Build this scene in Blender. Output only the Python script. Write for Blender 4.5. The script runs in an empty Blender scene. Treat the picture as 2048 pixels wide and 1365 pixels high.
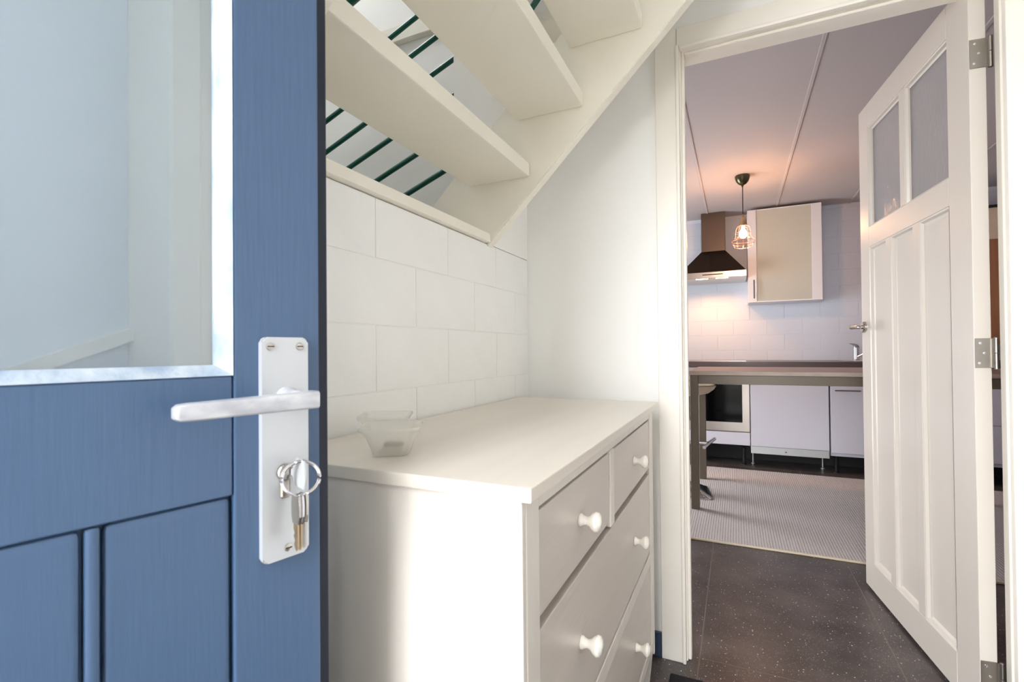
import bpy, bmesh, math, random
from mathutils import Vector, Matrix
random.seed(7)
SC = bpy.context.scene
COL = SC.collection
R = math.radians

# ------------------------------------------------------------------ camera
cam_d = bpy.data.cameras.new('camera')
cam = bpy.data.objects.new('camera', cam_d); COL.objects.link(cam)
M_ = ((0.90761209, -0.01273308, -0.41961668),      # rows: world axes in (right, down, forward)
      (0.41970458, 0.00514115, 0.90764621),
      (-0.00939982, -0.99990571, 0.0100103))
cam.matrix_world = Matrix(((M_[0][0], -M_[0][1], -M_[0][2], 0.0),
                           (M_[1][0], -M_[1][1], -M_[1][2], 0.0),
                           (M_[2][0], -M_[2][1], -M_[2][2], 1.05),
                           (0, 0, 0, 1)))
cam_d.sensor_fit = 'HORIZONTAL'; cam_d.sensor_width = 36.0
cam_d.lens = 36.0 * 971.0 / 2048.0
cam_d.shift_y = 9.0 / 2048.0
cam_d.clip_start = 0.02
cam_d.dof.use_dof = True; cam_d.dof.focus_distance = 2.2; cam_d.dof.aperture_fstop = 10.0
SC.camera = cam

# ------------------------------------------------------------------ world (bright overcast sky)
SKY = 15.5
w = bpy.data.worlds.new('overcast_sky'); SC.world = w; w.use_nodes = True
wn = w.node_tree.nodes['Background']
wn.inputs[0].default_value = (0.95, 0.97, 1.0, 1); wn.inputs[1].default_value = SKY

def portal(name, loc, rot, sx, sy):
    l = bpy.data.lights.new(name, 'AREA'); l.shape = 'RECTANGLE'; l.size = sx; l.size_y = sy
    l.cycles.is_portal = True
    o = bpy.data.objects.new(name, l); COL.objects.link(o); o.location = loc; o.rotation_euler = rot
    return o
# openings the daylight comes in through
portal('daylight_entry_door', (-0.19, -0.56, 1.15), (R(90), 0, 0), 0.87, 2.3)
portal('daylight_kitchen_window', (-1.92, 3.95, .95), (0, R(-90), 0), 1.7, .9)
portal('added_skylight', (-1.95, 1.12, 3.45), (0, 0, 0), 0.4, 0.5)  # unseen skylight, added to brighten the stairwell

SC.view_settings.view_transform = 'Standard'
SC.view_settings.look = 'None'
SC.view_settings.exposure = 0.0
SC.view_settings.gamma = 1.0
SC.view_settings.use_curve_mapping = False
SC.cycles.max_bounces = 9; SC.cycles.diffuse_bounces = 6; SC.cycles.glossy_bounces = 3; SC.cycles.transmission_bounces = 4; SC.cycles.transparent_max_bounces = 10
SC.cycles.adaptive_threshold = .03
SC.cycles.caustics_reflective = False; SC.cycles.caustics_refractive = False

# ------------------------------------------------------------------ materials
MATS = {}
def lin(c):
    return tuple(((x/255.0)/12.92 if x/255.0 <= .04045 else ((x/255.0+.055)/1.055)**2.4) for x in c)
def mat(name, rgb, rough=.5, metal=0.0, var=0.0, vscale=(6, 6, 6), bump=0.0, bscale=(60, 60, 60), spec=.5, coat=0.0, detail=4, rgb2=None):
    m = bpy.data.materials.new(name); m.use_nodes = True
    nt = m.node_tree; N = nt.nodes; L = nt.links
    b = N['Principled BSDF']
    c = lin(rgb)
    b.inputs['Base Color'].default_value = (*c, 1)
    b.inputs['Roughness'].default_value = rough
    b.inputs['Metallic'].default_value = metal
    b.inputs['Specular IOR Level'].default_value = spec
    b.inputs['Coat Weight'].default_value = coat
    tc = N.new('ShaderNodeTexCoord')
    if var or rgb2:
        mp = N.new('ShaderNodeMapping'); mp.inputs['Scale'].default_value = vscale
        L.new(tc.outputs['Object'], mp.inputs[0])
        n = N.new('ShaderNodeTexNoise'); n.inputs['Scale'].default_value = 1.0; n.inputs['Detail'].default_value = detail
        L.new(mp.outputs[0], n.inputs['Vector'])
        r = N.new('ShaderNodeValToRGB')
        r.color_ramp.elements[0].position = .32; r.color_ramp.elements[1].position = .68
        if rgb2: c2 = lin(rgb2)
        else: c2 = tuple(x*(1-var) for x in c)
        r.color_ramp.elements[0].color = (*c2, 1); r.color_ramp.elements[1].color = (*c, 1)
        L.new(n.outputs['Fac'], r.inputs[0]); L.new(r.outputs[0], b.inputs['Base Color'])
    if bump:
        mp2 = N.new('ShaderNodeMapping'); mp2.inputs['Scale'].default_value = bscale
        L.new(tc.outputs['Object'], mp2.inputs[0])
        n2 = N.new('ShaderNodeTexNoise'); n2.inputs['Scale'].default_value = 1.0; n2.inputs['Detail'].default_value = 3
        L.new(mp2.outputs[0], n2.inputs['Vector'])
        bp = N.new('ShaderNodeBump'); bp.inputs['Strength'].default_value = bump; bp.inputs['Distance'].default_value = .002
        L.new(n2.outputs['Fac'], bp.inputs['Height']); L.new(bp.outputs[0], b.inputs['Normal'])
    MATS[name] = m
    return m

mat('wall_white', (249, 248, 245), .6, bump=.15, bscale=(30, 30, 30))
mat('block_white', (247, 247, 245), .5, bump=.5, bscale=(45, 45, 45), var=.02, vscale=(9, 9, 9))
mat('entry_wall', (222, 229, 238), .5)
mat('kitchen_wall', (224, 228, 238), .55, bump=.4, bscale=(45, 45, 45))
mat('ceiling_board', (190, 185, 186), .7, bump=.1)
mat('cream_paint', (244, 239, 226), .38, var=.04, vscale=(3, 3, 3), bump=.15, bscale=(12, 60, 60))
mat('frame_paint', (243, 237, 227), .35, var=.03, vscale=(4, 4, 2), bump=.1, bscale=(60, 60, 8))
mat('door_paint', (214, 206, 196), .33, var=.02, vscale=(5, 5, 1), bump=.15, bscale=(120, 60, 8))
mat('blue_paint', (78, 104, 138), .36, var=.05, vscale=(14, 14, 3), bump=.22, bscale=(170, 60, 14))
mat('lip_shade_navy', (16, 26, 50), .5, var=.1)  # for the door's rebate lip: shade of the recess put into the colour
mat('navy_skirting', (56, 70, 92), .35, var=.1)
mat('bead_paint', (196, 206, 214), .4, rgb2=(150, 168, 190), vscale=(40, 40, 25), bump=.8, bscale=(90, 90, 40))
mat('green_paint', (0, 78, 64), .3)
mat('dresser_paint', (226, 219, 210), .32, var=.05, vscale=(26, 26, 1.6), bump=.25, bscale=(110, 110, 4))
mat('dresser_top', (228, 220, 208), .28, var=.05, vscale=(26, 1.6, 26), bump=.15, bscale=(110, 4, 60))
mat('dresser_drawer', (210, 200, 191), .3, var=.05, vscale=(26, 1.6, 26), bump=.2, bscale=(110, 4, 110))
mat('dresser_dark', (90, 80, 70), .7)
mat('knob_white', (240, 236, 226), .2, coat=.4)
mat('silver_white', (205, 208, 212), .32, metal=.25, coat=.2)
mat('worn_silver', (220, 222, 226), .3, metal=.3, rgb2=(176, 178, 188), vscale=(30, 120, 60))
mat('steel', (212, 206, 198), .33, metal=1.0, bump=.1, bscale=(4, 4, 200))
mat('steel_dark', (120, 104, 92), .32, metal=1.0, bump=.1, bscale=(4, 4, 200))
mat('hinge_steel', (168, 162, 154), .35, metal=1.0)
mat('handle_steel', (128, 126, 126), .3, metal=.9)
mat('oven_steel', (186, 178, 170), .33, metal=.9, var=.1, vscale=(3, 3, 3))
mat('chrome', (215, 215, 220), .08, metal=1.0)
mat('nickel', (190, 184, 176), .22, metal=1.0)
mat('brass', (190, 168, 138), .3, metal=1.0)
mat('bronze', (92, 88, 66), .28, metal=1.0)
mat('copper_wire', (222, 165, 138), .3, metal=.8)
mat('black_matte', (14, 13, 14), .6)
mat('black_cord', (20, 18, 17), .5)
mat('oven_glass', (5, 5, 6), .08, spec=.12)
mat('cabinet_white', (205, 205, 216), .4)
mat('cabinet_frame', (226, 224, 226), .35)
mat('cabinet_inside', (240, 240, 230), .6)
mat('worktop', (84, 70, 68), .3, var=.25, vscale=(1.5, 30, 30), coat=.1)
mat('table_top', (150, 130, 122), .4, rgb2=(128, 108, 100), vscale=(2, 40, 40))
mat('table_edge', (180, 164, 150), .5, rgb2=(196, 182, 168), vscale=(8, 40, 40))
mat('taupe_metal', (112, 102, 88), .42, metal=.2)
mat('galvanised', (198, 202, 202), .35, metal=.7, var=.06)
mat('brown_wood', (176, 118, 78), .5, var=.2, vscale=(30, 30, 3))
mat('beige_board', (226, 206, 180), .5, var=.1)
mat('seat_cream', (214, 198, 172), .35, var=.05)
mat('mat_black', (26, 26, 29), .9, var=.3, vscale=(120, 120, 120), bump=.6, bscale=(200, 200, 200))
mat('pebble_brown', (70, 62, 50), .8, var=.4, vscale=(60, 60, 60))
mat('window_paint', (236, 236, 234), .4)
mat('paving', (150, 146, 138), .9, var=.15)
mat('copper_light', (240, 200, 170), .4)

def glass_mat(name, tint, dirt=0.0, rough=0.0, bump=0.0, bscale=40, dirtcol=(235, 240, 242)):
    m = bpy.data.materials.new(name); m.use_nodes = True
    nt = m.node_tree; N = nt.nodes; L = nt.links; N.remove(N['Principled BSDF'])
    out = N['Material Output']
    tr = N.new('ShaderNodeBsdfTransparent'); tr.inputs[0].default_value = (*tint, 1)
    gl = N.new('ShaderNodeBsdfGlossy'); gl.inputs['Roughness'].default_value = rough
    fr = N.new('ShaderNodeLayerWeight'); fr.inputs[0].default_value = .5
    pw = N.new('ShaderNodeMath'); pw.operation = 'POWER'; pw.inputs[1].default_value = 4.5; L.new(fr.outputs['Facing'], pw.inputs[0])
    sc = N.new('ShaderNodeMath'); sc.operation = 'MULTIPLY_ADD'; sc.inputs[1].default_value = .9; sc.inputs[2].default_value = .045; L.new(pw.outputs[0], sc.inputs[0])
    mx = N.new('ShaderNodeMixShader'); L.new(sc.outputs[0], mx.inputs[0]); L.new(tr.outputs[0], mx.inputs[1]); L.new(gl.outputs[0], mx.inputs[2])
    last = mx
    if bump:
        tc = N.new('ShaderNodeTexCoord'); n = N.new('ShaderNodeTexNoise'); n.inputs['Scale'].default_value = bscale
        mp = N.new('ShaderNodeMapping'); mp.inputs['Scale'].default_value = (1, 1, .35)
        L.new(tc.outputs['Object'], mp.inputs[0]); L.new(mp.outputs[0], n.inputs['Vector'])
        bp = N.new('ShaderNodeBump'); bp.inputs['Strength'].default_value = bump; bp.inputs['Distance'].default_value = .01
        L.new(n.outputs['Fac'], bp.inputs['Height']); L.new(bp.outputs[0], gl.inputs['Normal']); L.new(bp.outputs[0], fr.inputs['Normal'])
    if dirt:
        df = N.new('ShaderNodeBsdfDiffuse'); df.inputs[0].default_value = (*lin(dirtcol), 1)
        tl = N.new('ShaderNodeBsdfTranslucent'); tl.inputs[0].default_value = (*lin(dirtcol), 1)
        m3 = N.new('ShaderNodeMixShader'); m3.inputs[0].default_value = .5
        L.new(df.outputs[0], m3.inputs[1]); L.new(tl.outputs[0], m3.inputs[2])
        m2 = N.new('ShaderNodeMixShader'); m2.inputs[0].default_value = dirt
        L.new(last.outputs[0], m2.inputs[1]); L.new(m3.outputs[0], m2.inputs[2]); last = m2
    L.new(last.outputs[0], out.inputs[0]); MATS[name] = m
    return m
glass_mat('clear_glass', (.92, .96, .98), dirt=.20, dirtcol=(226, 234, 241))
glass_mat('obscure_glass', (.95, .95, .96), dirt=.34, rough=.12, bump=1.0, bscale=70, dirtcol=(225, 224, 226))
glass_mat('frosted_door', (.80, .80, .74), dirt=.80, rough=.3, dirtcol=(248, 247, 238))
glass_mat('frosted_pot', (1.0, 1.0, 1.0), dirt=.32, rough=.2, dirtcol=(248, 246, 240))
glass_mat('bulb_glass', (1, 1, 1))

def emis(name, rgb, s):
    m = bpy.data.materials.new(name); m.use_nodes = True
    b = m.node_tree.nodes['Principled BSDF']
    b.inputs['Base Color'].default_value = (*rgb, 1); b.inputs['Emission Color'].default_value = (*rgb, 1); b.inputs['Emission Strength'].default_value = s
    MATS[name] = m
emis('bulb_glow', (1.0, .80, .58), 14.0)
emis('hood_lamp', (1.0, .85, .62), 8.0)

# floor tile: near-black composite with pale chips
def tile_mat():
    m = mat('floor_tile', (62, 57, 56), .34)
    nt = m.node_tree; N = nt.nodes; L = nt.links; b = N['Principled BSDF']
    tc = N.new('ShaderNodeNewGeometry')
    base = N.new('ShaderNodeTexNoise'); base.inputs['Scale'].default_value = 5; base.inputs['Detail'].default_value = 6
    L.new(tc.outputs['Position'], base.inputs['Vector'])
    r0 = N.new('ShaderNodeValToRGB'); r0.color_ramp.elements[0].position = .3; r0.color_ramp.elements[1].position = .75
    r0.color_ramp.elements[0].color = (*lin((58, 53, 52)), 1); r0.color_ramp.elements[1].color = (*lin((96, 88, 85)), 1)
    L.new(base.outputs['Fac'], r0.inputs[0])
    grain = N.new('ShaderNodeTexNoise'); grain.inputs['Scale'].default_value = 420; grain.inputs['Detail'].default_value = 2
    L.new(tc.outputs['Position'], grain.inputs['Vector'])
    g = N.new('ShaderNodeMixRGB'); g.blend_type = 'OVERLAY'; g.inputs[0].default_value = .6
    L.new(r0.outputs[0], g.inputs[1]); L.new(grain.outputs['Fac'], g.inputs[2])
    prev = g
    for sc, th, col in ((170, .24, (140, 134, 132)), (70, .13, (228, 224, 218))):
        v = N.new('ShaderNodeTexVoronoi'); v.inputs['Scale'].default_value = sc; v.inputs['Randomness'].default_value = 1.0
        L.new(tc.outputs['Position'], v.inputs['Vector'])
        gate = N.new('ShaderNodeSeparateColor'); L.new(v.outputs['Color'], gate.inputs[0])
        lt = N.new('ShaderNodeMath'); lt.operation = 'LESS_THAN'; lt.inputs[1].default_value = th; L.new(v.outputs['Distance'], lt.inputs[0])
        gt = N.new('ShaderNodeMath'); gt.operation = 'GREATER_THAN'; gt.inputs[1].default_value = .55; L.new(gate.outputs[0], gt.inputs[0])
        mu = N.new('ShaderNodeMath'); mu.operation = 'MULTIPLY'; L.new(lt.outputs[0], mu.inputs[0]); L.new(gt.outputs[0], mu.inputs[1])
        mx = N.new('ShaderNodeMixRGB'); L.new(mu.outputs[0], mx.inputs[0]); L.new(prev.outputs[0], mx.inputs[1]); mx.inputs[2].default_value = (*lin(col), 1)
        prev = mx
    L.new(prev.outputs[0], b.inputs['Base Color'])
    bp = N.new('ShaderNodeBump'); bp.inputs['Strength'].default_value = .12; bp.inputs['Distance'].default_value = .002
    L.new(grain.outputs['Fac'], bp.inputs['Height']); L.new(bp.outputs[0], b.inputs['Normal'])
tile_mat()
mat('grout', (122, 112, 102), .9)

# woven rug: fine ribs running across, flecked greige
def rug_mat():
    m = mat('rug_weave', (178, 166, 158), .95, spec=.1)
    nt = m.node_tree; N = nt.nodes; L = nt.links; b = N['Principled BSDF']
    tc = N.new('ShaderNodeNewGeometry')
    mp = N.new('ShaderNodeMapping'); mp.inputs['Scale'].default_value = (55, 3, 1); L.new(tc.outputs['Position'], mp.inputs[0])
    wv = N.new('ShaderNodeTexWave'); wv.bands_direction = 'X'; wv.inputs['Scale'].default_value = .42; wv.inputs['Distortion'].default_value = .6; wv.inputs['Detail'].default_value = 1
    L.new(mp.outputs[0], wv.inputs['Vector'])
    ns = N.new('ShaderNodeTexNoise'); ns.inputs['Scale'].default_value = 160; L.new(tc.outputs['Position'], ns.inputs['Vector'])
    ad = N.new('ShaderNodeMath'); ad.operation = 'MULTIPLY_ADD'; ad.inputs[1].default_value = .45; L.new(wv.outputs['Fac'], ad.inputs[0])
    sc = N.new('ShaderNodeMath'); sc.operation = 'MULTIPLY'; sc.inputs[1].default_value = .9; L.new(ns.outputs['Fac'], sc.inputs[0]); L.new(sc.outputs[0], ad.inputs[2])
    r = N.new('ShaderNodeValToRGB'); r.color_ramp.elements[0].position = .3; r.color_ramp.elements[1].position = .85
    r.color_ramp.elements[0].color = (*lin((164, 155, 152)), 1); r.color_ramp.elements[1].color = (*lin((205, 198, 195)), 1)
    L.new(ad.outputs[0], r.inputs[0]); L.new(r.outputs[0], b.inputs['Base Color'])
    bp = N.new('ShaderNodeBump'); bp.inputs['Strength'].default_value = .5; bp.inputs['Distance'].default_value = .004
    L.new(ad.outputs[0], bp.inputs['Height']); L.new(bp.outputs[0], b.inputs['Normal'])
rug_mat()

# ------------------------------------------------------------------ mesh helpers
OFF = {}
def B(): return bmesh.new()
def box(bm, x0, x1, y0, y1, z0, z1, bev=0, seg=1):
    v = [bm.verts.new((x, y, z)) for x in (x0, x1) for y in (y0, y1) for z in (z0, z1)]
    fs = [(0, 1, 3, 2), (4, 6, 7, 5), (0, 4, 5, 1), (2, 3, 7, 6), (0, 2, 6, 4), (1, 5, 7, 3)]
    nf = [bm.faces.new([v[i] for i in f]) for f in fs]
    if bev:
        es = list({e for f in nf for e in f.edges})
        bmesh.ops.bevel(bm, geom=es, offset=bev, segments=seg, affect='EDGES', profile=.5)
    return bm
def prism(bm, pts, axis, a0, a1, bev=0):
    def P(u, v, a): return {'y': (u, a, v), 'x': (a, u, v), 'z': (u, v, a)}[axis]
    A = [bm.verts.new(P(u, v, a0)) for u, v in pts]; C = [bm.verts.new(P(u, v, a1)) for u, v in pts]
    n = len(pts); nf = [bm.faces.new(A), bm.faces.new(C[::-1])]
    for i in range(n): nf.append(bm.faces.new((A[i], C[i], C[(i+1) % n], A[(i+1) % n])))
    if bev:
        es = list({e for f in nf for e in f.edges})
        bmesh.ops.bevel(bm, geom=es, offset=bev, segments=2, affect='EDGES')
    return bm
def lathe(bm, prof, loc=(0, 0, 0), axis='z', seg=24, cap=True):
    rings = []
    for r, h in prof:
        ring = []
        for i in range(seg):
            a = 2*math.pi*i/seg; u, v = r*math.cos(a), r*math.sin(a)
            p = {'z': (u, v, h), 'x': (h, u, v), 'y': (u, h, v)}[axis]
            ring.append(bm.verts.new((p[0]+loc[0], p[1]+loc[1], p[2]+loc[2])))
        rings.append(ring)
    for a, b in zip(rings, rings[1:]):
        for i in range(seg): bm.faces.new((a[i], a[(i+1) % seg], b[(i+1) % seg], b[i]))
    if cap:
        bm.faces.new(rings[0][::-1]); bm.faces.new(rings[-1])
    return bm
def tube(bm, pts, r, seg=8, closed=False):
    pts = [Vector(p) for p in pts]; n = len(pts); rings = []
    up = Vector((0, 0, 1))
    for i, p in enumerate(pts):
        if closed: d = pts[(i+1) % n]-pts[i-1]
        else: d = pts[min(i+1, n-1)]-pts[max(i-1, 0)]
        d.normalize()
        u = d.cross(up)
        if u.length < 1e-3: u = d.cross(Vector((1, 0, 0)))
        u.normalize(); v = d.cross(u)
        rr = r[i] if isinstance(r, (list, tuple)) else r
        rings.append([bm.verts.new(p+u*rr*math.cos(2*math.pi*k/seg)+v*rr*math.sin(2*math.pi*k/seg)) for k in range(seg)])
    pr = list(zip(rings, rings[1:]))
    if closed: pr.append((rings[-1], rings[0]))
    for a, b in pr:
        for k in range(seg): bm.faces.new((a[k], a[(k+1) % seg], b[(k+1) % seg], b[k]))
    if not closed:
        bm.faces.new(rings[0][::-1]); bm.faces.new(rings[-1])
    return bm
def rsq(half, rad, z, n=5, hy=None):
    hy = hy or half; pts = []
    for cx, cy, a0 in ((half-rad, hy-rad, 0), (-half+rad, hy-rad, 90), (-half+rad, -hy+rad, 180), (half-rad, -hy+rad, 270)):
        for k in range(n+1):
            a = R(a0+90*k/n); pts.append((cx+rad*math.cos(a), cy+rad*math.sin(a), z))
    return pts
def loft(bm, rings, cap0=True, cap1=True):
    rs = [[bm.verts.new(p) for p in r] for r in rings]; n = len(rs[0])
    for a, b in zip(rs, rs[1:]):
        for i in range(n): bm.faces.new((a[i], a[(i+1) % n], b[(i+1) % n], b[i]))
    if cap0: bm.faces.new(rs[0][::-1])
    if cap1: bm.faces.new(rs[-1])
    return bm
def ringframe(bm, x0, x1, z0, z1, w, ya, yb):
    """sloped moulding around a rectangle in the xz-plane: outer edge at ya, inner edge at yb"""
    mid = .55
    P = []
    for t, y in ((0, ya), (mid*.5, ya + (yb-ya)*.15), (mid, ya+(yb-ya)*.75), (1, yb)):
        P.append([bm.verts.new(p) for p in ((x0+w*t, y, z0+w*t), (x1-w*t, y, z0+w*t), (x1-w*t, y, z1-w*t), (x0+w*t, y, z1-w*t))])
    for a, b in zip(P, P[1:]):
        for i in range(4): bm.faces.new((a[i], a[(i+1) % 4], b[(i+1) % 4], b[i]))
    return bm

def finish(bm, name, smooth=35):
    bmesh.ops.recalc_face_normals(bm, faces=bm.faces[:])
    lo = Vector((1e9,)*3); hi = Vector((-1e9,)*3)
    for v in bm.verts:
        for i in range(3): lo[i] = min(lo[i], v.co[i]); hi[i] = max(hi[i], v.co[i])
    c = (lo+hi)/2
    for v in bm.verts: v.co -= c
    me = bpy.data.meshes.new(name); bm.to_mesh(me); bm.free()
    for p in me.polygons: p.use_smooth = True
    me.set_sharp_from_angle(angle=R(smooth))
    return me, c
def wnm(o):
    m = o.modifiers.new('weighted', 'WEIGHTED_NORMAL'); m.keep_sharp = True; m.weight = 100
def obj(name, bm, m, parent=None, label=None, cat=None, group=None, kind=None, smooth=35):
    me, c = finish(bm, name, smooth)
    me.materials.append(MATS[m])
    o = bpy.data.objects.new(name, me); COL.objects.link(o)
    if parent is not None:
        o.parent = parent; o.location = c - OFF[parent]
    else: o.location = c
    OFF[o] = c; wnm(o)
    tag(o, label, cat, group, kind)
    return o
def tag(o, label=None, cat=None, group=None, kind=None):
    if label: o['label'] = label
    if cat: o['category'] = cat
    if group: o['group'] = group
    if kind: o['kind'] = kind
def thing(name, loc, label, cat, rz=None, group=None, kind=None):
    """Empty at the base. rz None: children are given in world coordinates; otherwise in the local frame."""
    o = bpy.data.objects.new(name, None); COL.objects.link(o); o.location = loc
    o.empty_display_size = .05
    if rz is None: OFF[o] = Vector(loc)
    else: o.rotation_euler = (0, 0, rz); OFF[o] = Vector((0, 0, 0))
    tag(o, label, cat, group, kind)
    return o
CACHE = {}
def piece(name, key, make, m, parent, loc):
    """many alike pieces sharing mesh data; make() builds the piece around the origin"""
    k = (key, m)
    if k not in CACHE:
        me, c = finish(make(), name); me.materials.append(MATS[m]); CACHE[k] = (me, c)
    me, c = CACHE[k]
    o = bpy.data.objects.new(name, me); COL.objects.link(o)
    o.parent = parent; o.location = Vector(loc)+c-OFF[parent]; OFF[o] = Vector(loc)+c; wnm(o)
    return o
def bx(x0, x1, y0, y1, z0, z1, bev=0, seg=1): return box(B(), x0, x1, y0, y1, z0, z1, bev, seg)

# ------------------------------------------------------------------ setting: floor
XA = -.73; YB = 1.73
fl = obj('floor', bx(-2.2, 2.7, -.60, 5.5, -.08, -.0008), 'grout', label='dark speckled tile floor running from the hall into the kitchen', cat='floor', kind='structure')
for i in range(-3, 5):
    for j in range(-4, 7):
        x0 = -.127+.6*i; y0 = 1.77+.6*j
        xa, xb = max(x0, -1.9)+.0018, min(x0+.6, 2.6)-.0018
        ya, yb = max(y0, -.52)+.0018, min(y0+.6, 5.45)-.0018
        if xb-xa < .02 or yb-ya < .02: continue
        wx, wy = round(xb-xa, 3), round(yb-ya, 3)
        piece('floor_tile', ('tile', wx, wy), lambda: bx(-wx/2, wx/2, -wy/2, wy/2, -.0007, 0, .0003), 'floor_tile', fl, ((xa+xb)/2, (ya+yb)/2, 0))
mat('blocker_dark', (92, 88, 80), .9, var=.2)
obj('sky_blocker', bx(.62, .90, -9, -1.2, -.04, 5.0), 'blocker_dark', label='unseen dark wall added outside the entrance to block sky light', cat='wall', kind='structure')  # unseen, added to cut daylight arriving from the right of the doorway
obj('ground', bx(-8, 8, -9, -.62, -.12, -.04), 'paving', label='grey paving outside the entrance', cat='ground', kind='structure')

# ------------------------------------------------------------------ setting: brick partition (left)
def blocks(wall, axis, face, g, u0, u1, z0, z1, ubase, zbase, m, L=.30, Hh=.15, odd=.15):
    k0 = math.floor((z0-zbase)/Hh)
    k = k0
    while zbase+k*Hh < z1-1e-4:
        za, zb = max(z0, zbase+k*Hh)+g, min(z1, zbase+(k+1)*Hh)-g
        st = ubase+(odd if k % 2 else 0)
        i = math.floor((u0-st)/L)
        while st+i*L < u1-1e-4:
            ua, ub = max(u0, st+i*L)+g, min(u1, st+(i+1)*L)-g
            i += 1
            if ub-ua < .015 or zb-za < .015: continue
            wl, hh = round(ub-ua, 3), round(zb-za, 3)
            d = .004
            if axis == 'y':
                mk = lambda: box(B(), -d, d, -wl/2, wl/2, -hh/2, hh/2, .0016, 2); loc = (face+random.uniform(-.0005, .0005), (ua+ub)/2, (za+zb)/2)
            else:
                mk = lambda: box(B(), -wl/2, wl/2, -d, d, -hh/2, hh/2, .0016, 2); loc = ((ua+ub)/2, face+random.uniform(-.0005, .0005), (za+zb)/2)
            piece('block', (axis, wl, hh), mk, m, wall, loc)
        k += 1
XC = XA-.0022
wl_ = obj('wall_left', bx(XC-.141, XC, .495, YB, 0, 1.396), 'block_white', label='white painted block partition wall beside the dresser', cat='wall', kind='structure')
blocks(wl_, 'y', XC-.0018, .0010, .497, YB-.002, 0, 1.396, .857, .96-.15*8+.15*2, 'block_white')
obj('wall_left_upper', bx(-.876, XA, 1.435, YB, 1.398, 3.4), 'wall_white', label='white plastered wall above the block partition behind the stair stringer', cat='wall', kind='structure')
obj('wall_left_entry', bx(-.93, -.80, -.55, .405, 0, 2.385), 'entry_wall', label='smooth white wall seen through the glass of the blue door', cat='wall', kind='structure')
p = obj('trim_1', bx(-.876, -.70, .4055, .450, 0, 2.385, .004), 'frame_paint', label='pale vertical post seen through the right of the blue door glass', cat='trim', kind='structure')
obj('trim_2', bx(-.876, -.722, .4505, .494, 0, 2.385, .004), 'cream_paint', label='narrow pale board between the post and the block wall', cat='trim', kind='structure')
bm = B(); prism(bm, [(.24, 1.004), (.405, 1.069), (.405, 1.087), (.24, 1.022)], 'x', -.80, -.785)
obj('trim_3', bm, 'frame_paint', label='slanting white batten low behind the blue door glass', cat='trim', kind='structure')
# cap on top of the partition
obj('trim_4', bx(-.88, -.712, .50, 1.386, 1.398, 1.426, .004, 2), 'cream_paint', label='cream wooden capping board along the top of the block partition', cat='trim', kind='structure')

# ------------------------------------------------------------------ setting: wall with the kitchen doorway
OX0, OX1, OZ = -.185, .705, 2.085      # rough opening
bm = B()
box(bm, -2.2, OX0, YB, YB+.10, 0, 3.4); box(bm, OX0, OX1, YB, YB+.10, OZ, 3.4); box(bm, OX1, 2.7, YB, YB+.10, 0, 3.4)
obj('wall_back', bm, 'wall_white', label='smooth white wall around the kitchen doorway', cat='wall', kind='structure')
fr = thing('trim_5', (-.2, YB, 0), 'cream moulded door frame around the kitchen doorway', 'door frame', kind='structure')
bm = B(); box(bm, -.243, -.172, YB-.016, YB, 0, 2.062+.071, .003, 2); box(bm, -.176, -.164, YB-.022, YB, 0, 2.062+.012, .004, 2); obj('casing_side', bm, 'frame_paint', fr)
bm = B(); box(bm, -.185, -.160, YB, YB+.105, 0, 2.085, .003); box(bm, -.161, -.150, YB+.012, YB+.045, 0, 2.064, .003); obj('jamb', bm, 'frame_paint', fr)
bm = B(); box(bm, -.1715, .672, YB-.016, YB, 2.0625, 2.133, .003, 2); box(bm, -.1635, .662, YB-.022, YB, 2.058, 2.071, .004, 2); obj('casing_head', bm, 'frame_paint', fr)
bm = B(); box(bm, -.1595, .6525, YB, YB+.105, 2.06, 2.085, .003); box(bm, -.150, .650, YB+.012, YB+.045, 2.052, 2.061, .003); obj('head', bm, 'frame_paint', fr)
bm = B(); box(bm, .664, .735, YB-.016, YB, 0, 2.133, .003, 2); box(bm, .656, .668, YB-.022, YB, 0, 2.074, .004, 2); obj('casing_side', bm, 'frame_paint', fr)
bm = B(); box(bm, .653, .706, YB, YB+.034, 0, 2.085, .003); box(bm, .690, .706, YB+.034, YB+.105, 0, 2.085); obj('jamb', bm, 'frame_paint', fr)
obj('baseboard_back', bx(-.60, -.2445, YB-.012, YB, 0, .082, .002), 'navy_skirting', label='short dark blue skirting board at the foot of the white wall beside the doorway', cat='skirting', kind='structure')

# hall: right wall, front wall with the entrance, ceiling
XR = 1.10
obj('wall_right', bx(XR, XR+.1, -.55, YB, 0, 2.385), 'wall_white', label='white hall wall to the right of the camera', cat='wall', kind='structure')
bm = B()
box(bm, -.93, -.66, -.55, -.43, 0, 2.385); box(bm, .28, 1.2, -.55, -.43, 0, 2.385); box(bm, -.66, .28, -.55, -.43, 2.33, 2.385)
obj('wall_front', bm, 'wall_white', label='white hall wall around the entrance doorway', cat='wall', kind='structure')
bm = B(); box(bm, -.93, 1.2, -.55, .50, 2.386, 2.48); box(bm, .62, 1.2, .50, YB, 2.386, 2.48)
obj('ceiling', bm, 'wall_white', label='white hall ceiling', cat='ceiling', kind='structure')
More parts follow.
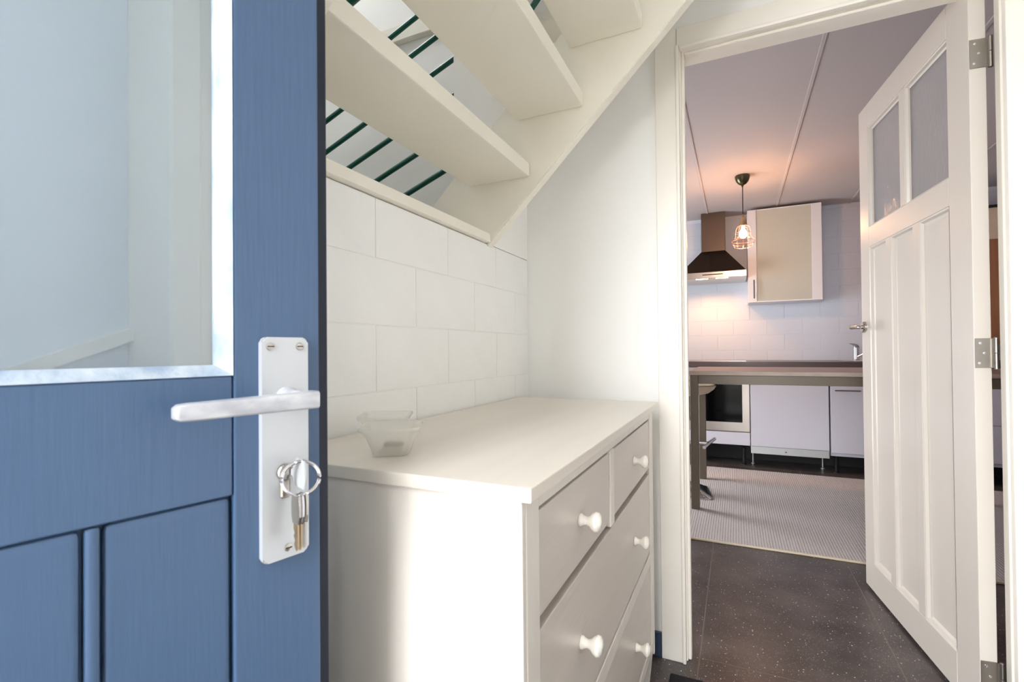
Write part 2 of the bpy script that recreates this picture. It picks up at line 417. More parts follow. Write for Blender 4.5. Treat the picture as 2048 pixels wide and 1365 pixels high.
# stairwell shell
bm = B(); box(bm, -2.3, -2.2, .40, YB, 0, 3.4); obj('wall_stairwell_left', bm, 'wall_white', label='white end wall of the stairwell', cat='wall', kind='structure')
bm = B(); box(bm, -2.2, -.93, .36, .49, 0, 3.4); box(bm, -.93, 1.0, .40, .50, 2.48, 3.4); obj('wall_stairwell_front', bm, 'wall_white', label='white side wall of the stairwell', cat='wall', kind='structure')
bm = B(); box(bm, .95, 1.05, .50, YB, 2.48, 3.4); obj('wall_stairwell_right', bm, 'wall_white', label='white wall at the top of the stairs', cat='wall', kind='structure')
bm = B(); box(bm, -2.3, -2.15, .40, YB, 3.4, 3.5); box(bm, -1.75, 1.05, .40, YB, 3.4, 3.5); box(bm, -2.15, -1.75, .40, .87, 3.4, 3.5); box(bm, -2.15, -1.75, 1.37, YB, 3.4, 3.5)  # gap left open for the added skylight
obj('ceiling_stairwell', bm, 'wall_white', label='white ceiling above the stairs', cat='ceiling', kind='structure')
obj('trim_6', bx(-2.2, -.88, YB-.03, YB, 2.40, 2.47, .003), 'cream_paint', label='pale horizontal ledge on the stairwell wall behind the green handrail', cat='trim', kind='structure')

# ------------------------------------------------------------------ setting: kitchen shell
KY = 5.40; KZ = 2.385; KXL = -1.8; KXR = 2.6
kb = obj('wall_kitchen_back', bx(KXL-.1, KXR+.1, KY+.005, KY+.10, 0, KZ+.1), 'kitchen_wall', label='white painted block wall behind the kitchen worktop', cat='wall', kind='structure')
blocks(kb, 'x', KY+.0058, .0018, KXL, KXR, .88, KZ-.012, -.174, 1.03-.15*2, 'kitchen_wall')
bm = B(); box(bm, KXL-.1, KXL, YB+.1, 3.50, 0, KZ+.1); box(bm, KXL-.1, KXL, 4.4, KY, 0, KZ+.1); box(bm, KXL-.1, KXL, 3.50, 4.4, 1.8, KZ+.1)
obj('wall_kitchen_left', bm, 'kitchen_wall', label='white kitchen wall with the garden door', cat='wall', kind='structure')
wd = thing('window_1', (KXL-.05, 3.95, 0), 'white framed glazed garden door of the kitchen', 'window', kind='structure')
bm = B(); box(bm, KXL-.08, KXL-.03, 3.50, 3.56, 0, 1.8, .004); box(bm, KXL-.08, KXL-.03, 4.34, 4.4, 0, 1.8, .004); box(bm, KXL-.08, KXL-.03, 3.56, 4.34, 1.73, 1.8, .004); box(bm, KXL-.08, KXL-.03, 3.56, 4.34, 0, .12, .004)
obj('window_frame', bm, 'window_paint', wd)
obj('wall_kitchen_right', bx(KXR, KXR+.1, YB+.1, KY, 0, KZ+.1), 'kitchen_wall', label='white right hand kitchen wall', cat='wall', kind='structure')
kc = obj('ceiling_kitchen', bx(KXL-.1, KXR+.1, YB+.1, KY+.1, KZ+.012, KZ+.1), 'ceiling_board', label='panelled kitchen ceiling with thin cover strips', cat='ceiling', kind='structure')
for i in range(-3, 5):
    xa = max(-.245+.605*i, KXL); xb = min(-.245+.605*(i+1), KXR)
    if xb-xa < .03: continue
    ww = round(xb-xa-.004, 3)
    piece('ceiling_panel', ('cp', ww), lambda: bx(-ww/2, ww/2, -(KY-YB-.1)/2, (KY-YB-.1)/2, 0, .012, .002), 'ceiling_board', kc, ((xa+xb)/2, (KY+YB+.1)/2, KZ))
    if i > -3: piece('cover_strip', 'cs', lambda: bx(-.009, .009, -(KY-YB-.1)/2, (KY-YB-.1)/2, -.006, 0, .002), 'ceiling_board', kc, (xa, (KY+YB+.1)/2, KZ))
bm = B(); prism(bm, [(KY, KZ-.03), (KY, KZ), (KY-.022, KZ), (KY-.02, KZ-.012), (KY-.008, KZ-.028)], 'x', KXL, KXR)
obj('trim_7', bm, 'kitchen_wall', label='slim white cove where the kitchen wall meets the ceiling', cat='trim', kind='structure')

# ------------------------------------------------------------------ door_1: blue entrance door (local: x along the leaf, -y towards the hall)
th = math.atan2(.97329, .22957)
px0 = -.45272-.22957*.80; py0 = .3758-.97329*.80
d1 = thing('door_1', (px0, py0, 0), 'blue painted entrance door standing open with a glazed upper half', 'door', rz=th, kind='structure')
S = .80
def s_(s): return s+S
obj('stile', bx(s_(-.048), s_(.0462), 0, .042, .015, 2.28, .003, 2), 'blue_paint', d1)
obj('stile', bx(s_(-.80), s_(-.700), 0, .042, .015, 2.28, .003, 2), 'blue_paint', d1)
obj('rebate_lip', bx(s_(.0460), s_(.0700), .022, .044, .015, 2.295, .002), 'lip_shade_navy', d1, label='rebated edge of the door with its shade coloured in as dark navy')
obj('lock_rail', bx(s_(-.700), s_(-.0485), .0012, .042, .9055, 1.027, .0015), 'blue_paint', d1)
obj('bottom_rail', bx(s_(-.700), s_(-.0485), .0012, .042, .015, .20, .0015), 'blue_paint', d1)
obj('top_rail', bx(s_(-.700), s_(-.0485), .0012, .042, 2.16, 2.28, .0015), 'blue_paint', d1)
obj('backing_board', bx(s_(-.700), s_(-.0485), .011, .034, .20, .9055), 'blue_paint', d1)
x1 = -.0505
for k in range(6):
    wd_ = .1005 if k else .1005
    a, b = s_(x1-wd_), s_(x1)
    if a < s_(-.698): a = s_(-.698)
    if b-a > .02: obj('panel_board', bx(a, b, .002, .011, .2005, .9045, .006, 2), 'blue_paint', d1)
    x1 -= wd_+.0020
    a, b = s_(x1-.0105), s_(x1)
    if a > s_(-.69): obj('panel_batten', bx(a, b, .001, .011, .2005, .9045, .0035, 2), 'blue_paint', d1)
    x1 -= .0105+.0020
# glazing beads + pane
def bead_v(s0, s1):   # s0 towards the glass
    bm = B(); prism(bm, [(s_(s0), .014), (s_(s1), .0005), (s_(s1), .018), (s_(s0), .018)], 'z', 1.027, 2.16); return bm
obj('glazing_bead', bead_v(-.061, -.0482), 'bead_paint', d1, label='flaking whitish glazing bead')
obj('glazing_bead', bead_v(-.682, -.6998), 'bead_paint', d1)
bm = B(); prism(bm, [(.014, 1.038), (.0005, 1.0272), (.018, 1.0272), (.018, 1.038)], 'x', s_(-.6998), s_(-.0482)); obj('glazing_bead', bm, 'bead_paint', d1)
bm = B(); prism(bm, [(.014, 2.148), (.0005, 2.1598), (.018, 2.1598), (.018, 2.148)], 'x', s_(-.6998), s_(-.0482)); obj('glazing_bead', bm, 'bead_paint', d1)
obj('pane', bx(s_(-.6995), s_(-.0488), .0185, .0225, 1.0275, 2.1595), 'clear_glass', d1, label='hazy reflective glass pane')
# lock plate
bm = B()
pts = [(p[0]+s_(.002), p[1]+.947) for p in rsq(.0255, .006, 0, 5, .1195)]
prism(bm, pts, 'y', -.0075, 0, .0018)
pl = obj('lock_plate', bm, 'silver_white', d1, label='long white lock plate')
for ss, zz in ((-.0150, 1.0565), (.0175, 1.0565), (.0035, .8385)):
    bm = B(); lathe(bm, [(.0042, -.0072), (.0042, -.0085), (.0030, -.0092), (.0003, -.0094)], (s_(ss), 0, zz), 'y', 14); sc_ = obj('screw', bm, 'steel', pl)
    obj('screw_slot', bx(s_(ss)-.0034, s_(ss)+.0034, -.0097, -.0092, zz-.0006, zz+.0006), 'black_matte', pl)
# lever handle
bm = B()
rings = []
for (xx, yy, hh, dd) in ((.0135, -.0400, .0085, .006), (.0140, -.0450, .0090, .010), (.000, -.0465, .0088, .009), (-.030, -.047, .0085, .0082), (-.070, -.0475, .0080, .0076), (-.104, -.0475, .0078, .0074), (-.112, -.0472, .0072, .0066), (-.1155, -.0468, .0045, .004)):
    zc = 1.0005-.0015*(-(xx-.0135)/.13)
    rings.append([(s_(xx), yy+sy*dd*f, zc+sz*hh*g) for sy, sz, f, g in ((1, 1, .75, 1), (1, 1, 1, .75), (1, -1, 1, .75), (1, -1, .75, 1), (-1, -1, .75, 1), (-1, -1, 1, .75), (-1, 1, 1, .75), (-1, 1, .75, 1))])
loft(bm, rings)
lathe(bm, [(.0125, -.0073), (.0118, -.014), (.0100, -.022), (.0090, -.030), (.0088, -.045)], (s_(.003), 0, 1.0005), 'y', 20)
obj('lever', bm, 'worn_silver', d1, label='worn silver lever handle', smooth=50)
# lock cylinder
bm = B(); lathe(bm, [(.0088, -.0072), (.0088, -.0105), (.0078, -.0118), (.0003, -.0118)], (s_(.000), 0, .921), 'y', 20); box(bm, s_(-.0055), s_(.0055), -.0105, -.007, .893, .915, .002)
obj('lock_cylinder', bm, 'nickel', d1)

# keys hanging in the lock
kx, ky = px0+.22957*(S+.002)+.97329*.012, py0+.97329*(S+.002)-.22957*.012
kk = thing('key_bunch', (kx, ky, .921), 'bunch of keys on a metal split ring hanging from the blue door lock', 'keys', rz=th)
# local: x along door, -y out of the door, z relative
bm = B(); prism(bm, [(-.001, -.0035), (-.006, -.004), (-.009, -.013), (-.028, -.016), (-.031, -.004), (-.030, .014), (-.012, .017), (-.006, .004), (-.001, .0035)], 'x', .0018, .0042, .0006)
obj('key', bm, 'silver_white', kk, label='nickel key standing in the lock cylinder')
bm = B(); tube(bm, [(.0025+.0165*math.cos(a), -.020-.008*math.cos(a), -.004+.0178*math.sin(a)) for a in [2*math.pi*i/32 for i in range(32)]], .0016, 8, True)
tube(bm, [(.0025+.0165*math.cos(a), -.0225-.008*math.cos(a), -.004+.0178*math.sin(a)) for a in [2*math.pi*i/32 for i in range(32)]], .0014, 8, True)
obj('split_ring', bm, 'chrome', kk)
def hang_key(x, y, z, tilt, m1, m2):
    bm = B(); prism(bm, [(y-.007, z), (y+.007, z), (y+.008, z-.010), (y+.008, z-.022), (y+.006, z-.030), (y-.006, z-.030), (y-.008, z-.022), (y-.008, z-.010)], 'x', x-.0014, x+.0014, .0005)
    k = obj('key', bm, m1, kk)
    bm = B(); prism(bm, [(y-.004, z-.030), (y+.004, z-.030), (y+.004, z-.036), (y+.002, z-.039), (y+.004, z-.043), (y+.0015, z-.047), (y+.003, z-.052), (y-.001, z-.058), (y-.004, z-.054)], 'x', x-.001, x+.001)
    obj('key_blade', bm, m2, k)
hang_key(.0005, -.022, -.0205, 0, 'chrome', 'brass')
hang_key(.0055, -.021, -.0200, 0, 'steel', 'nickel')
hang_key(-.0035, -.023, -.0200, 0, 'nickel', 'brass')

# ------------------------------------------------------------------ door_2: white panelled kitchen door (local: x along leaf from hinge, +y visible face)
h2 = Vector((.6035, 1.777)); f2 = Vector((.505, 2.602)); dv = (f2-h2); L2 = dv.length
d2 = thing('door_2', (h2.x, h2.y, 0), 'white panelled kitchen door standing open with two obscure glass panes', 'door', rz=math.atan2(dv.y, dv.x), kind='structure')
T = .040
obj('stile', bx(0, .115, -T, 0, .012, 2.085, .003, 2), 'door_paint', d2)
obj('stile', bx(.735, L2, -T, 0, .012, 2.085, .003, 2), 'door_paint', d2)
for nm, a, b in (('top_rail', 1.985, 2.085), ('middle_rail', 1.475, 1.560), ('bottom_rail', .012, .130)):
    obj(nm, bx(.1155, .7345, -T, 0, a, b, .0012), 'door_paint', d2)
obj('glazing_bar', bx(.400, .440, -T, 0, 1.5605, 1.9845, .004, 2), 'door_paint', d2)
cols = ((.1155, .302), (.348, .524), (.570, .7345))
for a, b in ((.302, .348), (.524, .570)):
    obj('muntin', bx(a, b, -T, 0, .1305, 1.4745, .0012), 'door_paint', d2)
for a, b in cols:
    pn = obj('panel', bx(a, b, -.026, -.014, .1305, 1.4745), 'door_paint', d2)
    bm = B(); ringframe(bm, a, b, .1305, 1.4745, .020, -.0005, -.0138); obj('panel_moulding', bm, 'door_paint', pn, smooth=20)
for a, b in ((.1155, .400), (.440, .7345)):
    bm = B(); ringframe(bm, a, b, 1.5605, 1.9845, .013, -.002, -.016); obj('glazing_bead', bm, 'door_paint', d2, smooth=20)
    obj('pane', bx(a+.002, b-.002, -.022, -.0165, 1.562, 1.983), 'obscure_glass', d2, label='rippled obscure glass pane')
# lever on the leaf
bm = B(); lathe(bm, [(.024, .000), (.024, .006), (.020, .010), (.0003, .011)], (.800, 0, 1.137), 'y', 24); rs = obj('rosette', bm, 'nickel', d2)
bm = B(); tube(bm, [(.800, .008, 1.137), (.800, .030, 1.137), (.798, .046, 1.137), (.786, .053, 1.137), (.752, .054, 1.136), (.705, .054, 1.134), (.690, .052, 1.133)], [.0085, .0075, .0085, .0095, .0085, .008, .005], 12)
obj('lever', bm, 'nickel', d2)
# hinges: leaf on the door's hinge edge, barrel at the jamb side
for zc in (1.870, 1.030, .135):
    bm = B(); box(bm, -.0022, .0002, -.0385, -.0015, zc-.041, zc+.041, .0008)
    hg = obj('hinge', bm, 'hinge_steel', d2, label='steel butt hinge on the door edge')
    bm = B(); lathe(bm, [(.0056, zc+.0008), (.0056, zc+.042), (.004, zc+.044)], (-.004, -.0475, 0), 'z', 14); lathe(bm, [(.0056, zc-.044), (.0056, zc-.0008)], (-.004, -.0475, 0), 'z', 14); box(bm, -.0055, -.002, -.046, -.037, zc-.041, zc+.041)
    obj('hinge_barrel', bm, 'hinge_steel', hg)
    for yy, zz in ((-.013, .028), (-.022, 0), (-.011, -.028)):
        bm = B(); lathe(bm, [(.0034, -.0021), (.0034, -.0030), (.0003, -.0032)], (0, yy, zc+zz), 'x', 12); obj('screw', bm, 'chrome', hg)

# ------------------------------------------------------------------ staircase
st = thing('staircase', (-.3, .98, 1.39), 'cream painted open tread staircase climbing to the right above the dresser', 'staircase')
def low(x): return 1.389+.99*(x+.727)
def stringer(y0, y1):
    bm = B(); VH = .365; XE = .56
    prism(bm, [(XA+.001, low(XA+.001)), (XE, low(XE)), (XE, low(XE)+VH), (-1.055, 1.428), (XA+.001, 1.428)], 'y', y0, y1, .0025); return bm
obj('stringer', stringer(1.391, 1.429), 'cream_paint', st)
obj('stringer', stringer(.507, .545), 'cream_paint', st)
for k in range(0, 6):
    xb = -.576+.1737*k; zb = 1.589+.1822*k
    piece('tread', 'tread', lambda: bx(-.215, 0, .5452, 1.3908, 0, .043, .005, 2), 'cream_paint', st, (xb, 0, zb))

# green railing of the stairwell
rl = thing('stair_railing', (-1.4, 1.50, 1.40), 'dark green metal railing with slanting bars seen between the stair treads', 'railing')
for i, z0 in enumerate((2.273, 2.140, 2.012, 1.881, 1.755, 1.628, 1.50)):
    x0, x1 = -2.15, -.880
    bm = B(); tube(bm, [(x0, 1.50, z0+.367*(x0+1.174)), (x1, 1.50, z0+.367*(x1+1.174))], .0098, 10); obj('bar', bm, 'green_paint', rl)
x0, x1 = -2.15, -.880
bm = B(); tube(bm, [(x0, 1.50, 2.560+.367*(x0+1.174)), (x1, 1.50, 2.560+.367*(x1+1.174))], .025, 14); obj('handrail', bm, 'green_paint', rl)
bm = B(); tube(bm, [(-2.15, 1.50, 1.0), (-2.15, 1.50, 2.35)], .02, 10); obj('post', bm, 'green_paint', rl)
r2 = thing('stair_railing', (-.6, 1.50, 2.2), 'short pair of steep green bars showing below the uppermost visible tread', 'railing')
for dz in (0, .062):
    bm = B(); tube(bm, [(-.875, 1.46, 1.877+dz), (-.30, 1.46, 2.47+dz)], .010, 10)
    obj('bar', bm, 'green_paint', r2)
obj('trim_8', bx(-.729, -.52, 1.60, 1.7295, 2.215, 2.255, .003), 'cream_paint', label='pale timber ledge glimpsed below the uppermost visible tread', cat='trim', kind='structure')

# ------------------------------------------------------------------ dresser
DX0, DX1 = -.700, -.247; DY0, DY1 = .572, 1.585; DZ = .880
dr = thing('dresser', (-.48, 1.08, 0), 'off-white wooden chest of drawers with round knobs against the block wall', 'dresser')
obj('top', bx(-.724, -.231, .552, 1.62, DZ-.020, DZ, .003, 2), 'dresser_top', dr)
obj('side_panel', bx(DX0, DX1-.0005, DY0-.012, DY0-.0002, .085, DZ-.0205, .001), 'dresser_paint', dr)
obj('side_panel', bx(DX0, DX1-.0005, DY1+.0002, DY1+.012, .085, DZ-.0205, .001), 'dresser_paint', dr)
obj('back_panel', bx(DX0, DX0+.008, DY0+.02, DY1-.02, .10, DZ-.0205), 'dresser_dark', dr)
def post(xa, xb, ya, yb, sy):
    bm = B(); box(bm, xa, xb, ya, yb, .145, DZ-.0205, .002)
    # tapered foot
    t = .014; y2a, y2b = (ya, yb-t) if sy < 0 else (ya+0, yb-t)
    loft(bm, [[(xa, ya, .145), (xb, ya, .145), (xb, yb, .145), (xa, yb, .145)], [(xa+.003, ya+.003, .10), (xb-.004, ya+.003, .10), (xb-.004, yb-.003, .10), (xa+.003, yb-.003, .10)], [(xa+.010, ya+.008, 0), (xb-.014, ya+.008, 0), (xb-.014, yb-.010, 0), (xa+.010, yb-.010, 0)]])
    return bm
for xa, xb in ((DX0, DX0+.046), (DX1-.046, DX1)):
    obj('corner_post', post(xa, xb, DY0, DY0+.046, -1), 'dresser_paint', dr)
    obj('corner_post', post(xa, xb, DY1-.046, DY1, 1), 'dresser_paint', dr)
yA, yB = DY0+.0465, DY1-.0465
RW = ((.680, .832), (.424, .668), (.152, .384))
for a, b in ((.835, DZ-.0205), (.387, .421), (.115, .149)):
    obj('rail', bx(DX1-.020, DX1-.001, yA, yB, a, b, .001), 'dresser_paint', dr)
obj('divider', bx(DX1-.020, DX1+.001, 1.024, 1.058, .672, .8345, .0015), 'dresser_paint', dr)
obj('carcass', bx(DX0+.03, DX1-.022, yA, yB, .13, .83), 'dresser_dark', dr)
def knob(parent, y, z):
    bm = B(); lathe(bm, [(.0115, 0), (.0115, .003), (.0085, .007), (.0072, .012), (.0095, .018), (.0150, .023), (.0172, .028), (.0158, .033), (.0100, .0365), (.0004, .0375)], (DX1-.002, y, z), 'x', 20)
    obj('knob', bm, 'knob_white', parent)
def drawer(ya, yb, za, zb, kn):
    o = obj('drawer', bx(DX1-.021, DX1-.0025, ya+.0025, yb-.0025, za+.0025, zb-.0025, .0025, 2), 'dresser_drawer', dr)
    for y in kn: knob(o, y, (za+zb)/2)
drawer(yA, 1.024, RW[0][0], RW[0][1], (.812,))
drawer(1.058, yB, RW[0][0], RW[0][1], (1.295,))
drawer(yA, yB, RW[1][0], RW[1][1], (.812, 1.295))
drawer(yA, yB, RW[2][0], RW[2][1], (.812, 1.295))

# ------------------------------------------------------------------ two glass pots on the dresser
def pot(cx, cy, rot, sc, label, contents):
    o = thing('glass_pot', (cx, cy, DZ+.0005), label, 'pot', rz=rot, group=None)
    def ring(h, r, z): return rsq(h*sc, r*sc, z*sc, 5)
    bm = B()
    loft(bm, [ring(.026, .012, 0), ring(.0295, .013, .003), ring(.032, .013, .012), ring(.0385, .013, .030), ring(.0435, .014, .0385), ring(.0470, .015, .0415), ring(.0490, .0155, .045), ring(.0480, .0150, .048),
              ring(.0450, .0140, .0475), ring(.0405, .0125, .0395), ring(.0355, .011, .030), ring(.0290, .0105, .014), ring(.0265, .0105, .0105)], True, True)
    obj('bowl', bm, 'frosted_pot', o, smooth=60)
    if contents:
        bm = B()
        for i in range(26):
            a = random.uniform(0, 6.28); r = random.uniform(0, .02); s = random.uniform(.003, .006)
            m = Matrix.Translation((r*math.cos(a), r*math.sin(a), .0145+random.uniform(0, .003))) @ Matrix.Diagonal((s, s*.8, s*.55, 1))
            bmesh.ops.create_icosphere(bm, subdivisions=1, radius=1, matrix=m)
        c = obj('dried_contents', bm, 'pebble_brown', o); c['kind'] = 'stuff'
pot(-.522, .651, R(31), 1.0, 'frosted glass pot with dark residue in front of the other pot on the dresser', True)
pot(-.622, .757, R(31), 1.0, 'empty frosted glass pot behind the other one, nearer the block wall', False)

# door mat
obj('door_mat', bx(-.205, .55, 1.00, 1.632, .0005, .012, .003), 'mat_black', label='black door mat on the tiles before the kitchen doorway', cat='mat')

# ------------------------------------------------------------------ kitchen
rg = obj('rug', bx(-1.3, 1.75, 2.855, 4.62, .0005, .011, .003, 2), 'rug_weave', label='large greige ribbed rug on the kitchen floor', cat='rug')
obj('binding', bx(-1.3, 1.75, 2.842, 2.8548, .0005, .0115, .004, 2), 'seat_cream', rg, label='pale stitched border of the rug')
FY = 4.75
obj('worktop', bx(-1.2, 2.3, FY-.02, KY-.001, .884, .930, .003, 2), 'worktop', label='long dark brown worktop above the kitchen units', cat='worktop')
def base_unit(x0, x1, label, fronts, body='cabinet_white'):
    o = thing('base_cabinet', ((x0+x1)/2, FY+.3, 0), label, 'cabinet')
    obj('carcass', bx(x0+.001, x1-.001, FY+.02, KY-.03, .15, .883), body, o)
    for fx in (x0+.05, x1-.05):
        for fy in (FY+.09, KY-.08):
            bm = B(); lathe(bm, [(.020, 0), (.020, .008), (.012, .014), (.012, .13), (.022, .149)], (fx, fy, 0), 'z', 12); obj('foot', bm, 'black_matte', o)
    for za, zb, hz in fronts:
        f = obj('cabinet_front', bx(x0+.003, x1-.003, FY, FY+.019, za, zb, .0015), 'cabinet_white', o)
        if hz:
            a, b = hz
            bm = B(); tube(bm, [(x0+.03, FY-.028, a), (x0+.205, FY-.028, a)], .0055, 10); tube(bm, [(x0+.05, FY, a), (x0+.05, FY-.028, a)], .004, 8); tube(bm, [(x0+.185, FY, a), (x0+.185, FY-.028, a)], .004, 8)
            obj('handle', bm, 'handle_steel', f)
    return o
base_unit(.698, 1.20, 'pale grey kitchen base cabinet with a bar handle under the tap', ((.178, .880, (.695, 0)),))
base_unit(1.20, 1.56, 'pale grey kitchen base cabinet half hidden behind the white door', ((.178, .880, (.695, 0)),))
base_unit(1.56, 2.28, 'pale grey kitchen drawer unit glimpsed past the hinges of the white door', ((.178, .455, None), (.459, .735, None), (.739, .880, None)))
base_unit(-1.18, -.500, 'pale grey kitchen base cabinet left of the oven', ((.178, .880, (.695, 0)),))
pk = thing('toe_shade', (.5, FY+.36, 0), 'added black board standing in for the shade under the kitchen units', 'toe_shade')  # black board added to darken the shaded toe space
obj('toe_shade_board', bx(-1.15, 2.25, FY+.36, FY+.376, .0005, .122), 'black_matte', pk)
# dishwasher
dw = thing('dishwasher', (.40, 5.05, 0), 'built-in dishwasher with a plain pale grey front and a bare metal base strip', 'dishwasher')
obj('body', bx(.105, .690, FY+.02, KY-.04, .125, .880), 'galvanised', dw)
obj('front', bx(.109, .688, FY, FY+.0195, .192, .880, .0015), 'cabinet_white', dw)
pl_ = obj('plinth_panel', bx(.109, .684, FY+.006, FY+.016, .128, .190, .001), 'galvanised', dw)
obj('latch', bx(.360, .384, FY+.003, FY+.006, .148, .170, .001), 'steel', pl_)
obj('latch_slot', bx(.366, .378, FY+.001, FY+.003, .152, .160), 'black_matte', pl_)
for x in (.125, .665):
    bm = B(); lathe(bm, [(.016, 0), (.016, .006), (.006, .010), (.006, .126)], (x, FY+.20, 0), 'z', 12); obj('foot', bm, 'galvanised', dw)
    bm = B(); lathe(bm, [(.016, 0), (.016, .006), (.006, .010), (.006, .126)], (x, FY+.55, 0), 'z', 12); obj('foot', bm, 'galvanised', dw)
# oven
ov = thing('oven', (-.2, 5.05, 0), 'built-in stainless steel oven with a black glass door beside the dishwasher', 'oven')
obj('body', bx(-.494, .100, FY+.02, KY-.05, .20, .880), 'steel_dark', ov)
dd = obj('oven_door', bx(-.493, .099, FY-.004, FY+.0195, .312, .752, .003, 2), 'oven_steel', ov)
obj('door_glass', bx(-.435, .040, FY-.0065, FY-.0042, .392, .728, .001), 'oven_glass', dd)
bm = B(); tube(bm, [(-.44, FY-.045, .742), (.045, FY-.045, .742)], .008, 10); tube(bm, [(-.41, FY-.004, .742), (-.41, FY-.045, .742)], .005, 8); tube(bm, [(.015, FY-.004, .742), (.015, FY-.045, .742)], .005, 8)
obj('door_handle', bm, 'steel', dd)
cp = obj('control_panel', bx(-.493, .099, FY-.002, FY+.0195, .757, .880, .002), 'steel', ov)
for x in (-.42, -.31, -.08, .03):
    bm = B(); lathe(bm, [(.018, FY-.003), (.016, FY-.022), (.001, FY-.024)], (x, 0, .82), 'y', 16); obj('control_knob', bm, 'black_matte', cp)
obj('drawer_front', bx(-.493, .099, FY, FY+.0195, .192, .304, .0015), 'cabinet_white', ov)
for x in (-.44, .05):
    bm = B(); lathe(bm, [(.020, 0), (.020, .008), (.012, .014), (.012, .149)], (x, FY+.12, 0), 'z', 12); obj('foot', bm, 'black_matte', ov)
# hob, sink, tap
hb = thing('hob', (-.22, 5.05, .930), 'thin black glass hob let into the worktop below the extractor hood', 'hob')
obj('glass_plate', bx(-.50, .075, 4.82, 5.32, .9305, .937, .002), 'oven_glass', hb)
obj('steel_edge', bx(-.504, .079, 4.812, 4.8195, .9305, .9375, .001), 'steel', hb)
sk = thing('sink', (1.15, 5.05, .93), 'stainless steel sink set in the worktop beside the tap', 'sink')
bm = B(); box(bm, .82, 1.50, 4.84, 5.30, .9305, .935, .002); obj('rim', bm, 'steel', sk)
bm = B(); loft(bm, [[(p[0]+1.28, p[1]+5.05, p[2]) for p in rsq(.17, .04, .9355, 5, .17)], [(p[0]+1.28, p[1]+5.05, p[2]) for p in rsq(.16, .04, .9362, 5, .16)]]); obj('bowl', bm, 'steel_dark', sk)
tp = thing('tap', (.960, 5.18, .935), 'chrome mixer tap at the back of the sink', 'tap')
bm = B(); lathe(bm, [(.028, .9355), (.026, .942), (.023, .946), (.0225, 1.040), (.024, 1.055), (.016, 1.068), (.001, 1.072)], (.960, 5.18, 0), 'z', 20); obj('body', bm, 'chrome', tp)
bm = B(); tube(bm, [(.968, 5.17, .965), (1.02, 5.13, 1.00), (1.10, 5.06, 1.045), (1.13, 5.03, 1.045), (1.14, 5.02, 1.025)], [.012, .012, .011, .011, .010], 12); obj('spout', bm, 'chrome', tp)
bm = B(); prism(bm, [(.905, 1.083), (.925, 1.084), (.955, 1.080), (.978, 1.066), (.986, 1.045), (.965, 1.055), (.940, 1.062), (.925, 1.072)], 'y', 5.166, 5.194, .003); obj('lever', bm, 'chrome', tp)

# wall cabinet with frosted door
wc = thing('wall_cabinet', (.405, 5.25, 1.48), 'white wall cabinet with a frosted glass door right of the extractor hood', 'cabinet')
bm = B(); CX0, CX1, CZ0, CZ1 = .107, .706, 1.480, 2.352; CY = 5.10
box(bm, CX0, CX0+.018, CY+.02, KY-.004, CZ0, CZ1); box(bm, CX1-.018, CX1, CY+.02, KY-.004, CZ0, CZ1); box(bm, CX0+.018, CX1-.018, CY+.02, KY-.004, CZ0, CZ0+.018); box(bm, CX0+.018, CX1-.018, CY+.02, KY-.004, CZ1-.018, CZ1); box(bm, CX0+.018, CX1-.018, KY-.012, KY-.004, CZ0+.018, CZ1-.018)
obj('carcass', bm, 'cabinet_frame', wc)
for z in (1.76, 2.045):
    obj('shelf', bx(CX0+.0185, CX1-.0185, CY+.04, KY-.0125, z, z+.018), 'cabinet_inside', wc)
wdr = obj('door_frame', box(box(box(box(B(), CX0, CX0+.074, CY, CY+.019, CZ0, CZ1, .0015), CX1-.078, CX1, CY, CY+.019, CZ0, CZ1, .0015), CX0+.074, CX1-.078, CY+.003, CY+.019, CZ0, CZ0+.012), CX0+.074, CX1-.078, CY+.003, CY+.019, CZ1-.010, CZ1), 'cabinet_frame', wc)
obj('door_glass', bx(CX0+.0745, CX1-.0785, CY+.006, CY+.011, CZ0+.0125, CZ1-.0105), 'frosted_door', wdr, label='frosted glass panel')
bm = B(); tube(bm, [(CX0+.050, CY-.024, 1.515), (CX0+.050, CY-.024, 1.690)], .0052, 10); tube(bm, [(CX0+.050, CY, 1.535), (CX0+.050, CY-.024, 1.535)], .004, 8); tube(bm, [(CX0+.050, CY, 1.67), (CX0+.050, CY-.024, 1.67)], .004, 8)
obj('handle', bm, 'handle_steel', wdr)
# cupboard seen through the hinge gap
c2 = thing('wall_cabinet', (1.85, 5.2, 1.06), 'brown wooden wall cupboard glimpsed through the gap at the door hinges', 'cabinet')
obj('carcass', bx(1.45, 2.25, 5.10, KY-.004, 1.06, 1.90, .002), 'brown_wood', c2)
obj('top_box', bx(1.45, 2.25, 5.10, KY-.004, 1.9005, 2.15, .002), 'beige_board', c2)
obj('cornice', bx(1.44, 2.26, 5.085, KY-.004, 2.1505, 2.17, .002), 'black_matte', c2)

